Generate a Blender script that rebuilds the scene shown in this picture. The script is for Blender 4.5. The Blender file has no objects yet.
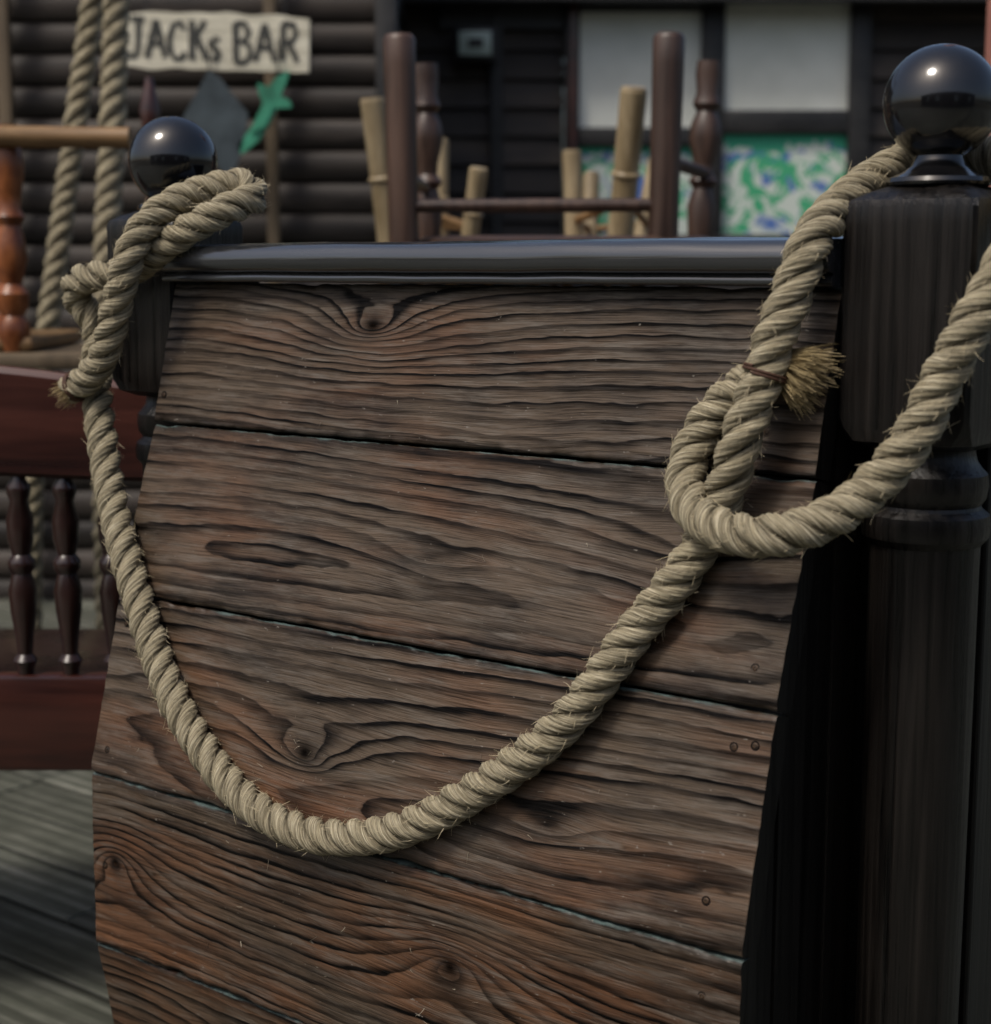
import bpy, math, random
import numpy as np
from mathutils import Vector, Matrix, noise
random.seed(7); rng=np.random.default_rng(7)
sc=bpy.context.scene
COL=sc.collection

# ------------------------------------------------------------------ helpers
def empty(name,loc=(0,0,0)):
    e=bpy.data.objects.new(name,None); e.location=loc; COL.objects.link(e); return e
def obj(name,verts,faces,mat=None,parent=None,smooth=False,uv=None,attrs=None):
    me=bpy.data.meshes.new(name)
    me.from_pydata([tuple(v) for v in verts],[],[tuple(f) for f in faces])
    if uv is not None:
        l=me.uv_layers.new(name="UVMap")
        vi=np.empty(len(me.loops),dtype=np.int32); me.loops.foreach_get("vertex_index",vi)
        l.data.foreach_set("uv",np.asarray(uv,dtype=np.float32)[vi].ravel())
    if attrs:
        for k,a in attrs.items():
            at=me.attributes.new(k,'FLOAT','POINT'); at.data.foreach_set("value",np.asarray(a,dtype=np.float32))
    me.update()
    if smooth: me.polygons.foreach_set("use_smooth",[True]*len(me.polygons))
    o=bpy.data.objects.new(name,me); COL.objects.link(o)
    if mat: me.materials.append(getattr(mat,'m',mat))
    if parent: o.parent=parent
    return o
class Mesh:
    def __init__(s): s.v=[];s.f=[];s.r=[]
    def add(s,vs,fs,r=None):
        o=len(s.v); s.v+= [tuple(v) for v in vs]; s.f+=[tuple(i+o for i in f) for f in fs]
        s.r+=[random.random() if r is None else r]*len(vs)
    def box(s,x0,x1,y0,y1,z0,z1,mat=None,bev=0.0,r=None):
        b=min(bev,abs(x1-x0)*.45,abs(y1-y0)*.45,abs(z1-z0)*.45)
        if b<=0:
            vs=[(x,y,z) for x in (x0,x1) for y in (y0,y1) for z in (z0,z1)]
            fs=[(0,1,3,2),(4,6,7,5),(0,4,5,1),(2,3,7,6),(0,2,6,4),(1,5,7,3)]
        else:
            import bmesh
            bm=bmesh.new(); bmesh.ops.create_cube(bm,size=1)
            for v in bm.verts: v.co=Vector(((x0+x1)/2+v.co.x*(x1-x0),(y0+y1)/2+v.co.y*(y1-y0),(z0+z1)/2+v.co.z*(z1-z0)))
            bmesh.ops.bevel(bm,geom=list(bm.edges),offset=b,segments=2,profile=.5,affect='EDGES')
            bm.verts.index_update()
            vs=[v.co.copy() for v in bm.verts]; fs=[[v.index for v in f.verts] for f in bm.faces]; bm.free()
        if mat is not None: vs=[mat@Vector(v) for v in vs]
        s.add(vs,fs,r)
    def lathe(s,prof,seg=32,mat=None,r=None):
        vs=[];fs=[]
        for (rad,z) in prof:
            for i in range(seg):
                a=2*math.pi*i/seg; vs.append(Vector((rad*math.cos(a),rad*math.sin(a),z)))
        n=len(prof)
        for j in range(n-1):
            for i in range(seg):
                k=(i+1)%seg; fs.append((j*seg+i,j*seg+k,(j+1)*seg+k,(j+1)*seg+i))
        fs.append(tuple(range(seg))[::-1]); fs.append(tuple((n-1)*seg+i for i in range(seg)))
        if mat is not None: vs=[mat@v for v in vs]
        s.add(vs,fs,r)
    def rod(s,a,b,prof,seg=14,r=None):
        a=Vector(a);b=Vector(b);d=b-a
        q=d.to_track_quat('Z','Y').to_matrix().to_4x4()
        s.lathe([(p[0],p[1]*d.length) for p in prof],seg,Matrix.Translation(a)@q,r)
    def build(s,name,mat,parent=None,smooth=False,ang=38):
        o=obj(name,s.v,s.f,mat,parent,smooth,attrs={"rnd":s.r})
        if smooth: o.data.set_sharp_from_angle(angle=math.radians(ang))
        return o

class NT:
    def __init__(s,name):
        s.m=bpy.data.materials.new(name); s.m.use_nodes=True; s.t=s.m.node_tree
        s.b=s.t.nodes["Principled BSDF"]
    def n(s,t,**k):
        x=s.t.nodes.new(t)
        for a,b in k.items(): setattr(x,a,b)
        return x
    def put(s,sock,v):
        if isinstance(v,(int,float)): sock.default_value=v
        elif isinstance(v,(tuple,list)):
            sock.default_value=tuple(v)+((1,) if len(v)==3 and sock.type=='RGBA' else ())
        elif v is not None: s.t.links.new(v,sock)
    def M(s,op,a,b=None,c=None,clamp=False):
        x=s.n("ShaderNodeMath",operation=op,use_clamp=clamp)
        s.put(x.inputs[0],a)
        if b is not None: s.put(x.inputs[1],b)
        if c is not None: s.put(x.inputs[2],c)
        return x.outputs[0]
    def comb(s,x,y,z=0.0):
        c=s.n("ShaderNodeCombineXYZ"); s.put(c.inputs[0],x);s.put(c.inputs[1],y);s.put(c.inputs[2],z); return c.outputs[0]
    def sep(s,v):
        c=s.n("ShaderNodeSeparateXYZ"); s.put(c.inputs[0],v); return c.outputs
    def noise(s,vec,scale=1.0,detail=3.0,rough=.5,dist=0.0):
        x=s.n("ShaderNodeTexNoise"); s.put(x.inputs["Vector"],vec); x.inputs["Scale"].default_value=scale
        x.inputs["Detail"].default_value=detail; x.inputs["Roughness"].default_value=rough; x.inputs["Distortion"].default_value=dist
        return x.outputs[0]
    def ramp(s,f,stops):
        x=s.n("ShaderNodeValToRGB"); s.put(x.inputs[0],f); e=x.color_ramp.elements
        while len(e)<len(stops): e.new(.5)
        for el,(p,c) in zip(e,stops):
            el.position=p; el.color=(c,c,c,1) if isinstance(c,(int,float)) else tuple(c)+(1,)
        return x.outputs[0]
    def mix(s,f,a,b,mode='MIX'):
        x=s.n("ShaderNodeMix",data_type='RGBA',blend_type=mode)
        s.put(x.inputs[0],f); s.put(x.inputs[6],a); s.put(x.inputs[7],b); return x.outputs[2]
    def bump(s,h,strength=.5,dist=.002,normal=None):
        x=s.n("ShaderNodeBump"); x.inputs["Strength"].default_value=strength; x.inputs["Distance"].default_value=dist
        s.put(x.inputs["Height"],h)
        if normal is not None: s.put(x.inputs["Normal"],normal)
        return x.outputs[0]
    def attr(s,name):
        x=s.n("ShaderNodeAttribute"); x.attribute_name=name; return x.outputs["Fac"]
    def objco(s): return s.n("ShaderNodeTexCoord").outputs["Object"]
    def out(s,col=None,rough=None,normal=None,spec=None,coat=None):
        if col is not None: s.put(s.b.inputs["Base Color"],col)
        if rough is not None: s.put(s.b.inputs["Roughness"],rough)
        if normal is not None: s.put(s.b.inputs["Normal"],normal)
        if spec is not None: s.put(s.b.inputs["Specular IOR Level"],spec)
        if coat is not None: s.b.inputs["Coat Weight"].default_value=coat; s.b.inputs["Coat Roughness"].default_value=.10
        return s.m

def grain_mat(name,dark,light,axis=2,rough=.5,fine=60,stretch=.06,bump=.3,spec=.5,var=.5,coat=None,detail=4,lo=.3,hi=.72):
    t=NT(name); co=t.objco(); x,y,z=t.sep(co)
    k=[x,y,z]; k[axis]=t.M('MULTIPLY',k[axis],stretch)
    v=t.comb(*k); r=t.attr("rnd")
    v2=t.n("ShaderNodeVectorMath",operation='ADD'); t.put(v2.inputs[0],v); t.put(v2.inputs[1],t.comb(t.M('MULTIPLY',r,7.3),t.M('MULTIPLY',r,3.1),r))
    a=t.noise(v2.outputs[0],fine,detail,.65,.3); b=t.noise(co,5,2)
    f=t.M('ADD',t.M('MULTIPLY',a,.75),t.M('MULTIPLY',b,.25))
    col=t.ramp(f,[(lo,dark),(hi,light)])
    bright=t.M('ADD',t.M('MULTIPLY',r,var),1-var/2)
    hs=t.n("ShaderNodeHueSaturation"); t.put(hs.inputs["Value"],bright); t.put(hs.inputs["Color"],col)
    rg=t.M('ADD',t.M('MULTIPLY',a,.3),rough-.15)
    return t.out(hs.outputs[0],rg,t.bump(a,bump,.002),spec,coat)

# ------------------------------------------------------------------ bar frame
U=Vector((math.cos(math.atan(.784)),-math.sin(math.atan(.784)),0))
N=Vector((U.y,-U.x,0))
O=Vector((.3674,1.36,0))
Z=Vector((0,0,1))
def W(s,b,z): return O+U*s+N*b+Z*z
BARM=Matrix(((U.x,-N.x,0,O.x),(U.y,-N.y,0,O.y),(0,0,1,0),(0,0,0,1)))  # local x=s, y=-b, z
PROF=[(1.036,.05),(.88,.0863),(.696,.1434),(.502,.1903),(.3045,.192),(.105,.152),(.0,.118)]
def pb(z):
    if z>=PROF[0][0]: return .05
    for (a,b1),(d,b2) in zip(PROF,PROF[1:]):
        if z>=d: return b1+(b2-b1)*(a-z)/(a-d)
    return .118
SL,SR=-.8815,-.0675
PS=-.0095     # right post centre

black_v=grain_mat("black_stained_post",(.0012,.0010,.0009),(.017,.014,.012),2,.31,120,.022,1.0,.36,.1,detail=6,lo=.40,hi=.68)
black_gloss=grain_mat("black_gloss_paint",(.003,.003,.0035),(.008,.008,.009),2,.16,50,.5,.12,.5,.05,coat=.5)
rail_m=grain_mat("rail_gloss_paint",(.005,.006,.008),(.022,.024,.028),0,.24,70,.03,.45,.9,.1,coat=1.0)
dark_boards=grain_mat("dark_side_boards",(.0015,.0015,.0015),(.012,.010,.008),2,.45,70,.03,.8,.3,.5)

# ------------------------------------------------------------------ plank material: ring field is stored per vertex
def plank_mat(name,light,dark,red,half,seed):
    t=NT(name); uvn=t.n("ShaderNodeUVMap"); uvn.uv_map="UVMap"
    u,v,_=t.sep(uvn.outputs[0])
    ph=t.attr("phase"); wv=t.attr("warp"); redn=t.attr("red"); core=t.attr("core"); blot=t.attr("blot")
    v2=t.M('ADD',v,wv)
    fib=t.noise(t.comb(t.M('MULTIPLY',u,16),t.M('MULTIPLY',v2,560),seed),1,3,.7)
    fib2=t.noise(t.comb(t.M('MULTIPLY',u,5),t.M('MULTIPLY',v2,150),seed+2),1,3,.65)
    ph2=t.M('ADD',ph,t.M('MULTIPLY',t.M('SUBTRACT',fib2,.5),.14))
    ring=t.M('FRACT',ph2)
    rstr=t.noise(t.comb(t.M('MULTIPLY',ph,.9),t.M('MULTIPLY',u,3),seed+5),1,2,.5)
    rv=t.ramp(ring,[(0.0,.35),(.05,.0),(.30,.03),(.58,.30),(.76,.80),(.87,1.0),(.97,1.0),(1.0,.35)])
    rs=t.ramp(rstr,[(.28,.45),(.58,1.0)])
    f=t.M('MULTIPLY',t.M('MULTIPLY',rv,rs),blot)
    base=t.mix(redn,light,red)
    ff=t.M('ADD',t.M('MULTIPLY',f,1.08),t.M('MULTIPLY',t.M('SUBTRACT',fib2,.5),.6),clamp=True)
    col=t.mix(ff,base,dark)
    col=t.mix(1.0,col,t.ramp(fib,[(.30,.28),(.5,.85),(.66,1.0)]),'MULTIPLY')
    stain=t.noise(t.comb(t.M('MULTIPLY',u,7),t.M('MULTIPLY',v,20),seed+44),1,4,.65)
    col=t.mix(1.0,col,t.ramp(stain,[(.32,.42),(.52,.9),(.6,1.0)]),'MULTIPLY')
    grey=t.ramp(t.noise(t.comb(t.M('MULTIPLY',u,11),t.M('MULTIPLY',v2,90),seed+50),1,4,.75),[(.50,0.0),(.70,.75)])
    col=t.mix(t.M('MULTIPLY',grey,t.M('SUBTRACT',1.0,ff)),col,(.130,.112,.092))
    col=t.mix(t.M('MULTIPLY',core,t.ramp(fib2,[(.35,1.0),(.6,.94)])),col,(.0025,.002,.0018))
    en=t.noise(t.comb(t.M('MULTIPLY',u,26),t.M('MULTIPLY',v,70),seed+70),1,4,.75)
    ed=t.M('SUBTRACT',half,t.M('ABSOLUTE',v))
    edge_dark=t.ramp(t.M('ADD',t.M('MULTIPLY',ed,45),t.M('MULTIPLY',en,.6)),[(.3,.85),(.75,0.0)])  # darker towards both long edges of the plank
    col=t.mix(edge_dark,col,(.005,.004,.0035))
    eu=t.M('SUBTRACT',half,v)
    tn=t.noise(t.comb(t.M('MULTIPLY',u,6),seed+80,0.0),1,4,.7)
    em=t.ramp(t.M('ADD',t.M('MULTIPLY',eu,120),t.M('MULTIPLY',en,1.3)),[(.75,1.0),(1.15,0.0)])
    col=t.mix(t.M('MULTIPLY',t.ramp(tn,[(.40,0.0),(.52,.9)]),em),col,(.080,.115,.11))  # teal paint remnants plus a bluish reflection painted along the top edge
    scf=t.ramp(t.noise(t.comb(t.M('MULTIPLY',u,100),t.M('MULTIPLY',v,260),seed+90),1,2,.6),[(.71,0.0),(.77,.85)])
    col=t.mix(scf,col,(.20,.18,.155))
    hgt=t.M('ADD',t.M('ADD',t.M('MULTIPLY',f,.30),t.M('MULTIPLY',fib,.85)),t.M('MULTIPLY',fib2,.45))
    hgt=t.M('SUBTRACT',hgt,t.M('MULTIPLY',core,.25))
    rg=t.M('ADD',t.M('MULTIPLY',fib,.32),t.M('SUBTRACT',.27,t.M('MULTIPLY',f,.05)))
    spec=t.M('MULTIPLY',t.M('MULTIPLY',t.M('SUBTRACT',1.0,t.M('MAXIMUM',t.M('MULTIPLY',ff,.75),core)),t.M('ADD',t.M('MULTIPLY',fib,.9),-.05,clamp=True)),.85)
    return t.out(col,rg,t.bump(hgt,.85,.0014),spec)

LT=(.100,.070,.045); DK=(.0035,.0024,.0019); RD=(.145,.066,.030)
PL=[
 dict(v0=-.17,c=.03,k=.03,freq=88,redlo=.33,knots=[(.306,.036,.085,.034,.060,.0125),(.60,-.11,.12,.05,.03,.0)]),
 dict(v0=-.036,c=-.021,k=.085,freq=66,redlo=.20,knots=[(.43,-.01,.12,.024,.028,.0),(.70,.03,.09,.03,.020,.0)]),
 dict(v0=-.05,c=-.075,k=.12,freq=72,redlo=.10,knots=[(.312,-.022,.09,.036,.062,.0125),(.61,-.035,.09,.035,.028,.0)]),
 dict(v0=.15,c=.02,k=.02,freq=78,redlo=.0,knots=[(.037,.004,.075,.05,.075,.010),(.512,.012,.09,.045,.072,.0125)]),
 dict(v0=-.02,c=-.03,k=.07,freq=75,redlo=.0,knots=[(.2,.03,.08,.04,.05,.008)]),
 dict(v0=.1,c=.02,k=.05,freq=85,redlo=0,knots=[(.5,.01,.08,.04,.05,.008)]),
]
bar=empty("bar_counter")
def nz(x,y,z): return noise.noise(Vector((x,y,z)))
def fr(x,y,z,o=3): return noise.fractal(Vector((x,y,z)),.8,2.0,o)
def plank(i,v0,c,k,freq,redlo,knots):
    (z0,b0),(z1,b1)=PROF[i],PROF[i+1]
    top=Vector((b0,z0)); bot=Vector((b1,z1)); d=(bot-top); L=d.length; d.normalize()
    nrm=Vector((-d.y,d.x))
    if nrm.x<0: nrm=-nrm
    half=L/2; th=.024
    sec=[(.0013,-th),(.0010,-th*.5)]
    r=.0030
    for a in np.linspace(0,math.pi/2,5): sec.append((.0010+r-r*math.cos(a),-r+r*math.sin(a)))
    for q in np.linspace(.005,L-.005,72)[1:-1]: sec.append((q,0))
    for a in np.linspace(math.pi/2,0,5): sec.append((L-.0010-r+r*math.cos(a),-r+r*math.sin(a)))
    sec+=[(L-.0010,-th*.5),(L-.0013,-th)]
    ns=len(sec); nu=420; sd=i*13.7+1.3
    vs=[];uv=[];PH=[];WV=[];RDN=[];CO=[];BL=[]
    for a in range(nu+1):
        s=SL+(SR-SL)*a/nu; u=s-SL
        ch=[]
        for side in (0,1):
            ch.append(max(0,nz(s*26,side*9+i*5.3,2.2)-.08)*.0065+max(0,nz(s*95,side*9+i*5.3,7.2))*.0022)
        for (q,dp) in sec:
            et=min(q,L-q); side=0 if q<L/2 else 1
            chip=ch[side]; fac=max(0,1-et/.009)
            qq=q+(chip if side==0 else -chip)*fac*.45
            dd=dp
            if dp>-th*.6:
                dd+=-chip*1.1*fac+.0012*nz(s*4,q*14,i*4.)+.0004*nz(s*30,q*160,i*4.)+.0022*(q/L)
            P2=top+d*qq+nrm*dd
            sj=s+(0.0012*nz(q*60,i,3) if a in (0,nu) else 0)
            vs.append(W(sj,P2.x,P2.y)); v=half-q; uv.append((u,v))
            w1=fr(u*5,v*16,sd)*.30; w2=nz(u*2.2,v*5,sd+9)*.32; w3=fr(u*20,v*55,sd+4)*.3
            p=v-v0+w2*.06; qd=c+k*u+w1*.026
            h=math.sqrt(p*p+qd*qd); co=0; wk=0
            for (ku,kv,ra,rb,amp,rc) in knots:
                du=(u-ku)/ra; dv=(v+w1*.014-kv)/rb
                dk=math.sqrt(du*du+dv*dv); g=math.exp(-1.3*dk); h+=amp*g
                wk+= (-1 if v<kv else 1)*0.020*math.exp(-(du*1.6)**2)*math.exp(-abs(dv)*.9)
                if rc>0:
                    e=((u-ku)/(rc*1.3))**2+((v-kv)/rc)**2
                    ang=math.atan2(v-kv,u-ku); e*=1+.3*nz(math.cos(ang)*1.5,math.sin(ang)*1.5,sd)
                    co=max(co,math.exp(-e*1.4))
                    for ca in (.6,2.4,4.1):   # radial checks in the knot
                        aa=(ang-ca+math.pi)%(2*math.pi)-math.pi; rr=math.hypot(u-ku,v-kv)
                        if rr<rc*2.0: co=max(co,.9*math.exp(-(aa*rr/.0016)**2)*(1-rr/(rc*2.0)))
            h+=w3*.006
            phs=h*freq; phs+=.9*nz(phs*.35,sd,0)
            PH.append(phs); WV.append(w2*.05-wk*.5+w1*.008); CO.append(co)
            RDN.append(min(1,max(0,(fr(u*4,v*13,sd+31)*.5+.5-redlo-.25)*1.9)))
            BL.append(min(1,max(.6,.90+fr(u*6,v*18,sd+20)*.5)))
    fs=[]
    for a in range(nu):
        for j in range(ns-1):
            fs.append((a*ns+j,a*ns+j+1,(a+1)*ns+j+1,(a+1)*ns+j))
    nf=len(fs)
    fs.append(tuple(range(ns))); fs.append(tuple(nu*ns+j for j in range(ns))[::-1])
    o=obj("hull_plank_%d"%(i+1),vs,fs,plank_mat("plank_wood_%d"%(i+1),LT,DK,RD,half,sd),bar,True,uv,
          {"phase":PH,"warp":WV,"red":RDN,"core":CO,"blot":BL})
    o.data.materials.append(dark_boards)
    o.data.polygons[nf].material_index=1; o.data.polygons[nf+1].material_index=1
    o.data.set_sharp_from_angle(angle=math.radians(50))
for i,s in enumerate(PL): plank(i,**s)

def barlocal(m,name,mat,smooth=False,parent=bar):
    o=m.build(name,mat,parent,smooth); o.matrix_local=BARM; return o
m=Mesh()
for k in (SL+.03,SR-.055):
    pts=[]
    for z,b in PROF: pts.append((b-.026,z))
    vs=[];n=len(pts)
    for xs in (k-.012,k+.03):
        for b,z in pts: vs.append((xs,-b,z))
        for b,z in pts: vs.append((xs,-(-.02),z))
    fs=[]
    for j in range(n-1):
        for off,fl in ((0,0),(2*n,1)):
            f=(off+j,off+j+1,off+n+j+1,off+n+j); fs.append(f if fl else f[::-1])
        fs.append((j,j+1,2*n+j+1,2*n+j)); fs.append((n+j,n+j+1,3*n+j+1,3*n+j))
    fs.append((0,n,3*n,2*n)); fs.append((n-1,2*n-1,4*n-1,3*n-1))
    m.add(vs,fs,.5)
barlocal(m,"curved_ribs",dark_boards)
m=Mesh()
nb=6; edges=np.linspace(-.10,.19-.02,nb+1)
for j in range(nb):
    b0,b1=edges[j]+.0012,edges[j+1]-.0012
    zs=np.linspace(0,1.03,60)
    vs=[];fs=[]
    rows=[]
    for z in zs:
        hi=pb(z)-.027
        if hi<=b0+.003: rows.append(None); continue
        rows.append((b0,min(b1,hi),z))
    prev=None
    for rw in rows:
        if rw is None: prev=None; continue
        a=len(vs)
        for xs in (SR-.026,SR-.006-.002*(j%2)):
            vs+= [(xs,-rw[0],rw[2]),(xs,-rw[1],rw[2])]
        if prev is not None:
            p=prev
            fs+=[(p+2,p+3,a+3,a+2),(p,a,a+1,p+1),(p+1,a+1,a+3,p+3),(p,p+2,a+2,a)]
        else: fs.append((a,a+1,a+3,a+2))
        prev=a
    m.add(vs,fs)
barlocal(m,"end_boards",dark_boards)
m=Mesh()
for j in range(7):
    y0=.062+j*.115
    m.box(PS-.058,PS+.030,y0,y0+.112,0,1.0,bev=.003)
barlocal(m,"return_wall",dark_boards)
m=Mesh(); m.box(PS-.06,PS+.05,.062,.9,1.003,1.035,bev=.008); barlocal(m,"return_wall_cap",rail_m,True)
m=Mesh(); m.box(SL+.04,SR-.06,.02,.045,0,1.02,bev=.002)
barlocal(m,"inner_board",dark_boards)

sec=[]
def arc(cx,cz,r,a0,a1,n):
    return [(cx+r*math.cos(math.radians(a)),cz+r*math.sin(math.radians(a))) for a in np.linspace(a0,a1,n)]
sec+=[(-.06,1.036),(.040,1.030),(.0665,1.030)]
sec+=arc(.0665,1.0345,.0045,-90,60,6)
sec+=[(.0670,1.0400)]
sec+=arc(.064,1.0535,.0155,-50,75,12)
sec+=arc(.040,1.040,.031,70,90,4)
sec+=[(-.03,1.072)]
sec+=arc(-.055,1.058,.013,90,180,6)
sec=[(b,z+.0055) for b,z in sec]
ns=len(sec); nu=140; vs=[];fs=[]
s0,s1=-.8815,PS-.0575
for a in range(nu+1):
    s=s0+(s1-s0)*a/nu
    wv=.0009*nz(s*5,0,0)
    for b,z in sec: vs.append((s,-(b+wv),z+wv+.0008*nz(s*14,b*30,z*30)))
for a in range(nu):
    for j in range(ns):
        k=(j+1)%ns; fs.append((a*ns+j,a*ns+k,(a+1)*ns+k,(a+1)*ns+j))
fs.append(tuple(range(ns))[::-1]); fs.append(tuple(nu*ns+j for j in range(ns)))
m=Mesh(); m.add(vs,fs,.5); o=barlocal(m,"top_rail",rail_m,True)

iron=NT("rusty_screw"); co=iron.objco()
iron.out(iron.ramp(iron.noise(co,400,3),[(.35,(.008,.006,.005)),(.65,(.07,.04,.02))]),.6,spec=.4); iron.b.inputs["Metallic"].default_value=.3
m=Mesh(); hole=Mesh()
for s,z in [(-.092,.728),(-.082,.668),(-.101,.664),(-.106,.541),(-.103,.463),(-.872,.911),(-.117,.915),(-.862,.665),(-.86,.53),(-.862,.40),(-.09,.27)]:
    for (a,b1),(d,b2) in zip(PROF,PROF[1:]):
        if a>=z>=d: sl=(b2-b1)/(a-d); q=(a-z)/(a-d)
    b=pb(z)+.0022*q
    nv=(N*1+Z*sl).normalized()
    p=W(s,b,z)
    Mx=Matrix.Translation(p)@nv.to_track_quat('Z','Y').to_matrix().to_4x4()@Matrix.Rotation(random.random()*3,4,'Z')
    m.lathe([(.0022,.0002),(.0026,.0006),(.0022,.0009),(.0010,.0009),(.0008,.0003)],12,Mx)
    hole.lathe([(.0044,-.001),(.0040,.00035),(.0030,.0003),(.0027,-.001)],12,Mx)
m.build("screw_heads",iron,bar,True)
hm=NT("countersink_dark").out((.004,.003,.003),.8,spec=.1); hole.build("screw_countersinks",hm,bar)

straw=NT("straw_fibre").out((.24,.21,.155),.7)
def ribbon(vs,fs,p,dirn,ln,wd,curl,n=4):
    dirn=dirn.normalized(); side=dirn.cross(Vector((random.uniform(-1,1),random.uniform(-1,1),random.uniform(-1,1)))).normalized()
    o=len(vs); cv=Vector((random.uniform(-1,1),random.uniform(-1,1),random.uniform(-1,1)))*curl
    for k in range(n+1):
        t=k/n; q=p+dirn*ln*t+cv*ln*t*t; w=wd*(1-.7*t)/2
        vs.append(q+side*w); vs.append(q-side*w)
    for k in range(n): fs.append((o+2*k,o+2*k+1,o+2*k+3,o+2*k+2))
vs=[];fs=[]
for k in range(60):
    z=random.choice([.58+random.gauss(0,.03),random.uniform(.25,1.0),.40+random.gauss(0,.03)])
    s=random.choice([-.58+random.gauss(0,.04),random.uniform(-.86,-.1),-.4+random.gauss(0,.06)])
    z=min(max(z,.2),1.0); s=min(max(s,-.86),-.08)
    ribbon(vs,fs,W(s,pb(z)+.0028,z),U*random.uniform(-1,1)+Z*random.uniform(-.8,.8)+N*.15,random.uniform(.003,.010),.0008,.3)
obj("splinters",vs,fs,straw,bar)

# ------------------------------------------------------------------ posts
def post(s,ball_r,ball_z,seg=48):
    e=empty("newel_post")
    hw=.0565
    def put(m,name,mat,ang=38):
        o=m.build(name,mat,e,True,ang); o.matrix_local=BARM@Matrix.Translation((s,0,0)); return o
    def ring(h,c,z):
        return [(h-c,-h,z),(h,-h+c,z),(h,h-c,z),(h-c,h,z),(-h+c,h,z),(-h,h-c,z),(-h,-h+c,z),(-h+c,-h,z)]
    rows=[ring(.043,.020,.9035),ring(.0545,.013,.910),ring(hw,.006,.922),ring(hw,.0035,.930)]
    for z in np.linspace(.945,1.085,9): rows.append(ring(hw+.0004*nz(z*20,s,0),.0035,z))
    rows+=[ring(hw,.0035,1.098),ring(hw-.0015,.005,1.104),ring(hw-.009,.010,1.110),ring(.034,.010,1.1155),]
    vs=[p for r in rows for p in r]; fs=[]
    for j in range(len(rows)-1):
        for i in range(8):
            k=(i+1)%8; fs.append((j*8+i,j*8+k,(j+1)*8+k,(j+1)*8+i))
    fs.append(tuple(range(8))[::-1]); fs.append(tuple((len(rows)-1)*8+i for i in range(8)))
    m=Mesh(); m.add(vs,fs,.5); put(m,"square_block",black_v,24)
    m=Mesh()
    prof=[(.042,0),(.043,.25),(.0445,.6),(.045,.80),(.0455,.822),(.0515,.829),(.0530,.838),(.0515,.848),(.0455,.853),
          (.0445,.856),(.0485,.862),(.0500,.872),(.0490,.882),(.0440,.887),(.0400,.893),(.0385,.9),(.0385,.908)]
    m.lathe(prof,seg,r=.4); put(m,"turned_column",black_v,30)
    m=Mesh()
    zb=ball_z-ball_r
    prof=[(.034,1.113),(.0415,1.1165),(.0425,1.119),(.041,1.1225),(.031,1.1265),(.0225,zb-.004),(.020,zb+.002)]
    a0=math.asin(.0195/ball_r)
    for a in np.linspace(math.pi-a0,.02,26): prof.append((ball_r*math.sin(a),ball_z+ball_r*math.cos(a)))
    m.lathe(prof,56,r=.5); put(m,"ball_finial",black_gloss)
    return e
post(PS,.0462,1.182)
post(-.9386,.0510,1.172)

# ------------------------------------------------------------------ rope
rope_m=NT("manila_rope"); t=rope_m
uvn=t.n("ShaderNodeUVMap"); uvn.uv_map="UVMap"; u,v,_=t.sep(uvn.outputs[0])
f1=t.noise(t.comb(t.M('MULTIPLY',u,50),t.M('MULTIPLY',v,4.5),0),1,3,.75)
f2=t.noise(t.comb(t.M('MULTIPLY',u,9),t.M('MULTIPLY',v,1.1),3),1,3,.6)
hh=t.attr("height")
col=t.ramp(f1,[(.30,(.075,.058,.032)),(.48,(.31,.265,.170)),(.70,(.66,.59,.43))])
col=t.mix(t.ramp(hh,[(.20,.98),(.88,0.0)]),col,(.020,.014,.008))  # shade in the grooves between strands and yarns, painted into the colour
hs=t.n("ShaderNodeHueSaturation"); t.put(hs.inputs["Value"],t.M('ADD',t.M('MULTIPLY',f2,1.3),.33)); t.put(hs.inputs["Color"],col)
t.out(hs.outputs[0],.7,t.bump(f1,1.0,.0028),.25)
fib_m=NT("rope_fibre").out((.44,.37,.235),.65)
fray_m=NT("frayed_fibre").out((.32,.245,.12),.65)
whip_m=grain_mat("tarred_twine",(.03,.015,.009),(.11,.05,.03),2,.7,300,1,.3,.3,.5)

def catmull(P,n=24):
    P=[Vector(p) for p in P]; P=[P[0]*2-P[1]]+P+[P[-1]*2-P[-2]]
    out=[]
    for i in range(1,len(P)-2):
        p0,p1,p2,p3=P[i-1:i+3]
        t0=0;t1=t0+(p1-p0).length**.5;t2=t1+(p2-p1).length**.5;t3=t2+(p3-p2).length**.5
        for k in range(n):
            tt=t1+(t2-t1)*k/n
            A1=p0*((t1-tt)/(t1-t0))+p1*((tt-t0)/(t1-t0));A2=p1*((t2-tt)/(t2-t1))+p2*((tt-t1)/(t2-t1));A3=p2*((t3-tt)/(t3-t2))+p3*((tt-t2)/(t3-t2))
            B1=A1*((t2-tt)/(t2-t0))+A2*((tt-t0)/(t2-t0));B2=A2*((t3-tt)/(t3-t1))+A3*((tt-t1)/(t3-t1))
            out.append(B1*((t2-tt)/(t2-t1))+B2*((tt-t1)/(t2-t1)))
    out.append(P[-2]); return out
def resample(P,step):
    A=np.array([tuple(p) for p in P]); d=np.r_[0,np.cumsum(np.linalg.norm(np.diff(A,axis=0),axis=1))]
    n=int(d[-1]/step)+1; l=np.linspace(0,d[-1],n)
    B=np.stack([np.interp(l,d,A[:,k]) for k in range(3)],1)
    for _ in range(6): B[1:-1]=B[1:-1]*.5+(B[:-2]+B[2:])*.25
    return B,l
def norm(a): return a/np.linalg.norm(a,axis=-1,keepdims=True)
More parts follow.
